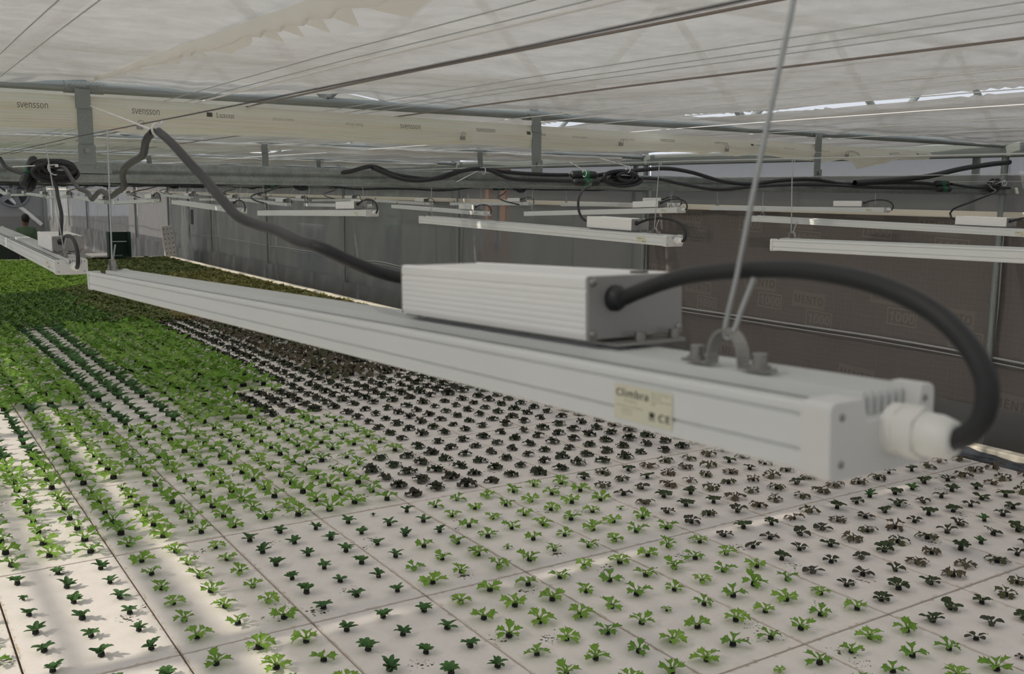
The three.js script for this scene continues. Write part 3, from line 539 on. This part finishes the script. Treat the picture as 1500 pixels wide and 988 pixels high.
// ---------------------------------------------------------------- cables, connectors, ties
const CR = 0.0052;
const cab = (pts, r, label, grp, mat = M.cable, seg = 90) => tag(mesh(numbered('power_cable'), tube(pts, r, seg, 9), mat), label, 'cable', grp);
cab([[-0.434, 2.190, 2.672], [-0.460, 2.195, 2.655], [-0.495, 2.208, 2.650], [-0.516, 2.219, 2.640], [-0.521, 2.223, 2.600], [-0.515, 2.230, 2.523], [-0.515, 2.234, 2.462], [-0.519, 2.240, 2.422], [-0.518, 2.258, 2.360], [-0.514, 2.280, 2.285], [-0.515, 2.302, 2.220], [-0.515, 2.327, 2.144], [-0.514, 2.343, 2.081]], 0.0056, 'thick black cable sagging from the white knot to the sticker lamp', undefined);
cab([[-0.515, 2.344, 2.056], [-0.518, 2.336, 2.031], [-0.509, 2.317, 1.968], [-0.499, 2.309, 1.855], [-0.488, 2.300, 1.743], [-0.465, 2.284, 1.616], [-0.450, 2.272, 1.555], [-0.438, 2.258, 1.421], [-0.428, 2.250, 1.308], [-0.421, 2.261, 1.190], [-0.414, 2.248, 1.075], [-0.409, 2.241, 1.020], [-0.388, 2.256, 0.849], [-0.378, 2.265, 0.673], [-0.364, 2.290, 0.496], [-0.352, 2.321, 0.318], [-0.351, 2.330, 0.196]], 0.0054, 'wavy black cable running from the white knot to the cable bundle', undefined);
cab([[-0.378, 2.316, 0.181], [-0.371, 2.279, 0.252], [-0.383, 2.237, 0.373], [-0.387, 2.190, 0.440], [-0.395, 2.150, 0.470], [-0.40, 2.12, 0.245]].slice(0, 5).concat([[-0.392, 2.118, 0.43], [-0.392, 2.112, 0.30], [-0.40, 2.11, 0.245]]), 0.0055, 'black cable dropping from the cable bundle to the lamp below it', undefined);
cab([[-0.453, 2.360, -0.300], [-0.446, 2.332, -0.230], [-0.431, 2.318, -0.157], [-0.417, 2.309, -0.025], [-0.40, 2.315, 0.1]], 0.0065, 'black cable coming along the girder into the cable bundle', undefined);
tag(mesh(numbered('tie_string'), tube([[-0.136, 2.559, -0.44], [-0.394, 2.408, 1.303], [-0.516, 2.345, 2.062]], 0.0016, 30, 6), M.wireWhite), 'white string from the pipe bracket to the knotted cable', 'string');
tag(mesh(numbered('cable_tie'), merge([new THREE.TorusGeometry(0.008, 0.0016, 6, 18).rotateY(0.6).translate(-0.514, 2.346, 2.069), box(-0.512, 2.351, 2.073, 0.006, 0.006, 0.005), bar(V(-0.514, 2.346, 2.069), V(-0.503, 2.358, 2.06), 0.0014, 5)]), M.tie), 'white cable tie knotting the two thick black cables', 'cable tie');
// runs along the first girder
const RUN = 'black cable slung along the first girder between the green connectors', RG = 'cables slung along the first girder';
cab([[0.80, 2.335, -0.50], [0.88, 2.345, -0.468], [0.969, 2.368, -0.42], [1.064, 2.339, -0.42], [1.146, 2.326, -0.41], [1.281, 2.322, -0.42], [1.421, 2.361, -0.42], [1.511, 2.372, -0.42], [1.640, 2.359, -0.42], [1.871, 2.351, -0.42], [2.00, 2.352, -0.42]], 0.0095, RUN, RG, M.cable, 160);
cab([[0.959, 2.362, -0.40], [1.087, 2.319, -0.39], [1.220, 2.315, -0.40], [1.374, 2.354, -0.40], [1.517, 2.369, -0.40], [1.646, 2.331, -0.40], [1.818, 2.325, -0.40], [2.00, 2.322, -0.40]], 0.009, RUN, RG, M.cable, 110);
cab([[2.16, 2.352, -0.42], [2.30, 2.37, -0.42], [2.416, 2.382, -0.42], [2.621, 2.397, -0.42], [2.788, 2.383, -0.42], [3.039, 2.337, -0.42], [3.248, 2.326, -0.41], [3.464, 2.348, -0.42], [3.749, 2.360, -0.42], [4.053, 2.337, -0.42], [4.372, 2.349, -0.42], [4.72, 2.355, -0.42], [4.90, 2.352, -0.42]], 0.0105, RUN, RG, M.cable, 140);
cab([[2.16, 2.322, -0.40], [2.30, 2.335, -0.40], [2.536, 2.343, -0.40], [2.725, 2.318, -0.40], [2.971, 2.293, -0.40], [3.228, 2.311, -0.40], [3.499, 2.325, -0.40], [3.846, 2.330, -0.40], [4.283, 2.320, -0.40], [4.75, 2.322, -0.41], [4.90, 2.322, -0.42]], 0.009, RUN, RG, M.cable, 140);
cab([[4.090, 2.345, -0.39], [4.476, 2.369, -0.40], [4.819, 2.398, -0.40], [5.178, 2.454, -0.40], [5.5, 2.49, -0.40], [5.75, 2.51, -0.42]], 0.017, 'thick black cable rising along the girder to the wall gutter', undefined);
cab([[5.10, 2.352, -0.42], [5.25, 2.34, -0.42], [5.38, 2.333, -0.42], [5.6, 2.333, -0.42], [5.78, 2.335, -0.42]], 0.009, 'black cable from the connector by the wall to the coil', undefined);
cab([[2.09, 2.325, -0.37], [1.95, 2.318, -0.2], [1.72, 2.30, 0.12], [1.56, 2.272, 0.27], [1.50, 2.235, 0.33], [1.487, 2.205, 0.35], [1.487, 2.185, 0.36], [1.487, 2.166, 0.385], [1.487, 2.160, 0.42], [1.487, 2.158, 0.435]], 0.0052, 'thin black supply cable curving down from the girder to its lamp', undefined);
cab([[5.6, 2.35, -0.40], [5.0, 2.35, -0.1], [4.2, 2.32, 0.4], [3.85, 2.29, 0.62], [3.72, 2.25, 0.60], [3.70, 2.20, 0.50], [3.70, 2.17, 0.50], [3.70, 2.158, 0.53]], 0.0052, 'thin black supply cable arching from the coil by the wall to a lamp', undefined);
function connector(x, y, z, label, s = 1, grp) {
  const o = thing('cable_connector', label, 'connector', [x, y, z], grp); o.scale.setScalar(s);
  mesh('green_core', merge([cylX(0.0195, 0.042, 16).translate(0, 0.016, 0), cylX(0.0195, 0.042, 16).translate(0.006, -0.018, 0.012), rbox(0.004, 0, 0.008, 0.026, 0.05, 0.022, 0.004), cylX(0.0215, 0.008, 16).translate(-0.016, 0.016, 0), cylX(0.0215, 0.008, 16).translate(0.018, 0.016, 0), cylX(0.0215, 0.008, 16).translate(-0.012, -0.018, 0.012), cylX(0.0215, 0.008, 16).translate(0.024, -0.018, 0.012)]), M.green, o);
  for (const [sx, yy, zz, ox] of [[-1, 0.016, 0, 0], [1, 0.016, 0, 0], [-1, -0.018, 0.012, 0.006], [1, -0.018, 0.012, 0.006]]) {
    const p = [[0.0175, 0], [0.021, 0.004], [0.021, 0.02], [0.018, 0.023], [0.0195, 0.026], [0.0195, 0.044], [0.015, 0.052], [0.009, 0.06], [0, 0.06]].map(([a, b]) => new THREE.Vector2(a, b));
    mesh('plug_cap', new THREE.LatheGeometry(p, 16).rotateZ(-sx * Math.PI / 2).translate(ox + sx * 0.02, yy, zz), M.rubber, o);
  }
  return o;
}
connector(2.08, 2.338, -0.40, 'green and black cable connector on the girder above the arched cable');
connector(4.995, 2.338, -0.42, 'green and black cable connector on the girder close to the wall');
{ const c = connector(-0.425, 2.305, 0.16, 'green and black cable connector inside the tied cable bundle', 0.72); c.rotation.set(0.3, 1.1, 0.6); }
function coil(c, R, n, r, label, sq = 0.55, seed = 1, ax = 1, grp) {
  const rr = rng(seed), pts = []; for (let k = 0; k <= n * 14; k++) { const a = k / 14 * 6.2832, q = R * (0.8 + 0.6 * n2(k * 0.045, seed)); pts.push([c[0] + Math.cos(a) * q * 1.5 * ax + R * 0.4 * n2(k * 0.02, seed + 30), c[1] + Math.sin(a) * q * sq + R * 0.3 * n2b(k * 0.04, seed), c[2] + 0.03 * n2(k * 0.05, seed + 5)]); }
  tag(mesh(numbered('cable_coil'), tube(pts, r, n * 26, 8), M.cable), label, 'cable coil', grp);
}
coil([2.32, 2.345, -0.40], 0.06, 7, 0.008, 'coil of black cable bundled beside the girder connector', 0.55, 3, 1.2);
coil([5.60, 2.355, -0.42], 0.04, 5, 0.009, 'small coil of black cable on the girder by the wall', 0.9, 5, 0.9);
coil([-0.355, 2.318, 0.20], 0.036, 9, 0.0058, 'folded black cable bundle held by a white tie', 0.62, 8, 0.95);
const TIE = 'white cable tie strapping black cables to the girder', TG = 'white cable ties on the girders';
for (const [a, b] of [[[1.511, 2.376, -0.40], [1.37, 2.31, -0.40]], [[2.33, 2.40, -0.37], [2.18, 2.435, -0.40]], [[2.06, 2.375, -0.37], [1.99, 2.41, -0.39]], [[5.66, 2.38, -0.39], [5.5, 2.36, -0.36]]]) tag(mesh(numbered('cable_tie'), merge([bar(V(...a), V(...b), 0.0022, 5), new THREE.TorusGeometry(0.016, 0.002, 5, 16).rotateY(Math.PI / 2).translate(a[0], a[1] - 0.014, a[2])]), M.tie), TIE, 'cable tie', TG);
tag(mesh(numbered('cable_tie'), merge([bar(V(-0.36, 2.333, 0.235), V(-0.47, 2.325, 0.16), 0.0016, 5), new THREE.TorusGeometry(0.022, 0.0018, 5, 16).rotateY(0.3).translate(-0.362, 2.325, 0.215), box(-0.362, 2.33, 0.24, 0.008, 0.008, 0.008)]), M.tie), 'white cable tie round the folded black cable bundle', 'cable tie');
// cable runs along the girders further down, with small connectors and drops to the lamps
for (let k = 1; k < 7; k++) {
  const z = GZ0 - k * BAY + 0.07, r = rng(300 + k);
  for (let q = 0; q < 2; q++) { const pts = []; for (let x = -1.6; x < 5.75; x += 0.28) pts.push([x, 2.325 - 0.03 * q + 0.035 * n2(x * 1.3 + q * 9, k * 7) + 0.01 * r(), z + 0.02 * n2b(x, k + q)]); cab(pts, 0.0085, 'black cable slung along a girder further down the house', 'cables on the far girders', M.cable, 150); }
  [1.62, 3.75].forEach((x, q) => {
    if (k < 5) { connector(x + 0.25, 2.31, z + 0.02, 'small green and black connector on a girder further down', 0.8, 'connectors on the far girders'); coil([x + 0.5, 2.30, z + 0.02], 0.04, 4, 0.008, 'black cable coil on a girder further down the house', 0.7, 20 + k * 2 + q, 1, 'cable coils on the far girders'); }
    cab([[x + 0.35, 2.30, z + 0.02], [x + 0.1, 2.25, z + 0.35], [x - 0.08, 2.22, z + 0.55], [x - 0.14, 2.19, z + 0.75], [x - 0.1, 2.165, z + 0.9]], 0.006, 'thin cable dropping from a far girder to its lamp', 'cable drops on the far girders', M.cable, 30);
  });
}

// ---------------------------------------------------------------- things at the far end
{
  const c = thing('green_crate', 'dark green plastic crate standing on end at the far leaf cover', 'crate', [3.88, 0.70, -19.9]);
  const gm = std(lin(0.010, 0.035, 0.022), 0.6);
  mesh('back_panel', rbox(0, 0.29, -0.1, 0.46, 0.56, 0.03, 0.01), gm, c); mesh('side_panel', rbox(-0.22, 0.29, 0.02, 0.03, 0.58, 0.26, 0.01), gm, c); mesh('side_panel', rbox(0.22, 0.29, 0.02, 0.03, 0.58, 0.26, 0.01), gm, c);
  mesh('base_panel', rbox(0, 0.02, 0.02, 0.46, 0.04, 0.26, 0.01), gm, c); mesh('handle_bar', cylX(0.012, 0.30).translate(0, 0.36, 0.1), M.wireSteel, c);
  const b = thing('leaning_raft_board', 'white perforated raft board leaning upright against the wall', 'raft board', [5.16, 0.665, -20.5]);
  b.rotation.set(0, 0.35, 0.12);
  mesh('panel', rbox(0, 0.36, 0, 0.30, 0.72, 0.035, 0.004), boardM[2], b);
  for (let k = 0; k < 18; k++) mesh('hole', new THREE.CylinderGeometry(0.014, 0.014, 0.004, 10).rotateX(Math.PI / 2).translate(-0.10 + (k % 3) * 0.1, 0.07 + Math.floor(k / 3) * 0.115, 0.0175), M.plug, b);
  tag(mesh(numbered('spare_raft_board'), rbox(3.65, 0.73, -20.4, 0.62, 0.035, 0.9, 0.004), boardM[1]), 'white raft board lying flat beside the green crate', 'raft board');
  const f = thing('draped_film', 'clear plastic film draped from a post to the floor', 'plastic film', [5.55, 0, -20.6]);
  const gf = new THREE.PlaneGeometry(1, 1.95, 30, 20), p = gf.attributes.position;
  for (let k = 0; k < p.count; k++) { const s = p.getX(k), y = p.getY(k) + 0.975, w = 0.35 + 1.0 * (1 - y / 1.95); p.setXYZ(k, 0.05 * Math.sin(s * 22) * (1 - y / 2.2) + 0.05 * n2(s * 4, y), y, s * w); }
  gf.computeVertexNormals(); mesh('sheet', gf, phys(lin(0.72, 0.73, 0.72), { roughness: 0.6, transmission: 0.5, thickness: 0 }), f);
  mesh('pole', new THREE.CylinderGeometry(0.03, 0.03, 2.3, 10).translate(0.05, 1.15, 0.1), M.galv, f);
  tag(mesh(numbered('control_box'), rbox(5.5, 1.6, -19.9, 0.06, 0.34, 0.22, 0.008), std(lin(0.16, 0.17, 0.17), 0.5)), 'narrow grey control box mounted near the draped film', 'control box');
  const fan = thing('wall_fan', 'round grey ventilation fan in the far end wall', 'fan', [4.55, 2.0, ZF + 0.2]);
  mesh('ring', new THREE.TorusGeometry(0.62, 0.06, 10, 32), M.fanGrey, fan); mesh('hub', cylZ(0.13, 0.1, 16), M.fanGrey, fan);
  for (let k = 0; k < 5; k++) mesh('blade', rbox(0.34, 0, 0, 0.5, 0.24, 0.02, 0.005).rotateX(0.5).rotateZ(k * 1.2566), M.fanGrey, fan);
  mesh('shroud', new THREE.CircleGeometry(0.62, 32).translate(0, 0, -0.1), std(lin(0.05, 0.05, 0.055), 0.9), fan);
  const bn = thing('work_bench', 'brown wooden work bench beyond the far end of the bed', 'bench', [1.9, 0, -23.2]);
  const wood = std(lin(0.10, 0.055, 0.035), 0.8);
  mesh('top', rbox(0, 1.02, 0, 1.9, 0.06, 0.6, 0.006), wood, bn); for (const [x, z] of [[-0.85, -0.22], [0.85, -0.22], [-0.85, 0.22], [0.85, 0.22]]) mesh('leg', rbox(x, 0.5, z, 0.08, 1.0, 0.08, 0.006), wood, bn);
  mesh('apron', rbox(0, 0.72, 0.25, 1.8, 0.42, 0.03, 0.004), std(lin(0.03, 0.04, 0.03), 0.8), bn);
}
// person at the far end, back turned
{
  const P = thing('person', 'person in a green shirt seen from behind beyond the bed', 'person', [2.26, 0, -21.9]);
  const field = (bones, res, half, cx, cy, cz, ksm) => {
    const mc = new MarchingCubes(res, std(0xffffff), false, false, 60000); mc.isolation = 0;
    let n = 0;
    for (let k = 0; k < res; k++) for (let j = 0; j < res; j++) for (let i = 0; i < res; i++, n++) {
      const q = V(cx + (i / res * 2 - 1) * half, cy + (j / res * 2 - 1) * half, cz + (k / res * 2 - 1) * half); let d = 1e3;
      for (const [a, b, ra, rb2, sx = 1] of bones) { const A = V(...a), ab = V(...b).sub(A), t = Math.max(0, Math.min(1, q.clone().sub(A).dot(ab) / ab.lengthSq())), c = A.clone().addScaledVector(ab, t), dd = q.clone().sub(c); dd.x /= sx; const e = dd.length() - (ra + (rb2 - ra) * t); const h = Math.max(0, Math.min(1, 0.5 + 0.5 * (e - d) / ksm)); d = d * h + e * (1 - h) - ksm * h * (1 - h); if (!(d < 1e3)) d = e; d = Math.min(d, e); }
      mc.field[n] = -d;
    }
    mc.update(); const c = mc.count, g = new THREE.BufferGeometry();
    g.setAttribute('position', new THREE.BufferAttribute(mc.positionArray.slice(0, c * 3), 3)); g.setAttribute('normal', new THREE.BufferAttribute(mc.normalArray.slice(0, c * 3).map((v) => v), 3));
    g.scale(half, half, half).translate(cx, cy, cz); g.computeVertexNormals(); return g;
  };
  const skin = std(lin(0.16, 0.09, 0.06), 0.6), shirt = std(lin(0.09, 0.14, 0.08), 0.85), hair = std(lin(0.012, 0.010, 0.009), 0.7), trousers = std(lin(0.07, 0.05, 0.045), 0.85);
  mesh('body', field([[[0, 1.30, 0], [0, 1.48, -0.01], 0.052, 0.055], [[0, 1.47, -0.01], [0, 1.52, -0.015], 0.082, 0.085], [[-0.18, 1.24, 0], [-0.25, 1.0, 0.01], 0.05, 0.042], [[0.18, 1.24, 0], [0.25, 1.0, 0.01], 0.05, 0.042], [[-0.25, 1.0, 0.01], [-0.22, 0.82, -0.13], 0.04, 0.03], [[0.25, 1.0, 0.01], [0.22, 0.82, -0.13], 0.04, 0.03], [[0, 0.85, 0], [0, 1.2, 0], 0.12, 0.13, 1.2]], 72, 0.5, 0, 1.15, 0, 0.05), skin, P);
  mesh('shirt', field([[[0, 0.86, 0], [0, 1.18, 0], 0.135, 0.145, 1.25], [[0, 1.18, 0], [0, 1.30, 0], 0.14, 0.06, 1.3], [[-0.15, 1.26, 0], [-0.235, 1.08, 0.01], 0.07, 0.062], [[0.15, 1.26, 0], [0.235, 1.08, 0.01], 0.07, 0.062]], 64, 0.5, 0, 1.1, 0, 0.06), shirt, P);
  mesh('hair', new THREE.SphereGeometry(0.099, 20, 14).scale(0.9, 1.12, 1.02).translate(0, 1.525, 0.012), hair, P);
  mesh('trousers', field([[[-0.09, 0.88, 0], [-0.1, 0.48, 0.01], 0.095, 0.07], [[0.09, 0.88, 0], [0.1, 0.48, 0.01], 0.095, 0.07], [[-0.1, 0.48, 0.01], [-0.1, 0.08, 0.02], 0.07, 0.05], [[0.1, 0.48, 0.01], [0.1, 0.08, 0.02], 0.07, 0.05], [[-0.05, 0.9, 0], [0.05, 0.9, 0], 0.11, 0.11]], 64, 0.6, 0, 0.5, 0, 0.04), trousers, P);
  for (const s of [-1, 1]) mesh('shoe', rbox(s * 0.1, 0.04, -0.03, 0.09, 0.08, 0.26, 0.025, 2), hair, P);
}

// ---------------------------------------------------------------- outside, seen dimly through the film wall
{
  const shed = thing('dark_shade_house', 'dark grey green shade house wall standing outside the film wall', 'shade house', [9.2, 0, -9]);
  const sm = [std(lin(0.055, 0.062, 0.055), 0.9), std(lin(0.06, 0.06, 0.058), 0.9), std(lin(0.045, 0.055, 0.045), 0.9)];
  for (let k = 0; k < 30; k++) mesh('panel', rbox(0.02 * (k % 2), 1.2, 8 - k * 1.2, 0.06, 2.6, 1.18, 0.01), sm[(k * 7) % 3], shed);
  for (const [z, h, n] of [[-9.5, 2.6, 0], [-9.05, 2.7, 1], [-9.25, 1.45, 2], [-9.72, 1.5, 3]]) tag(mesh(numbered('timber_post'), rbox(7.2, h / 2 - 0.1, z, 0.1, h, 0.10 + 0.04 * (n % 2), 0.006), std(lin(0.42, 0.16, 0.06), 0.8)), h > 2 ? 'tall orange brown timber post outside the film wall' : 'short orange brown timber post outside the film wall', 'timber post', 'timber posts outside');
  const gc = thing('green_netting_column', 'tall green netting panel with dark marks outside the film wall', 'netting', [7.3, 0, -13.0]);
  mesh('panel', rbox(0, 1.4, 0, 0.05, 2.8, 0.62, 0.01), std(lin(0.06, 0.12, 0.075), 0.9), gc); for (let k = 0; k < 4; k++) mesh('mark', rbox(-0.03, 0.9 + k * 0.45, 0, 0.02, 0.03, 0.4, 0.004), std(lin(0.02, 0.03, 0.02), 0.9), gc);
  tag(mesh(numbered('blue_sheet'), rbox(7.3, 0.4, -17.3, 0.08, 1.1, 0.9, 0.01), std(lin(0.10, 0.17, 0.26), 0.9)), 'blue plastic sheet outside the film wall', 'plastic sheet');
  tag(mesh(numbered('grey_sheet'), rbox(7.5, 0.7, -17.5, 0.06, 1.6, 1.5, 0.01), std(lin(0.24, 0.24, 0.26), 0.9)), 'grey board standing behind the blue plastic sheet', 'board');
  tag(mesh(numbered('white_building'), rbox(10.5, 1.6, -36, 0.4, 3.2, 26, 0.02), std(lin(0.55, 0.53, 0.55), 0.9)), 'pale building wall outside beyond the far film', 'building');
}
renderer.render(scene, camera);
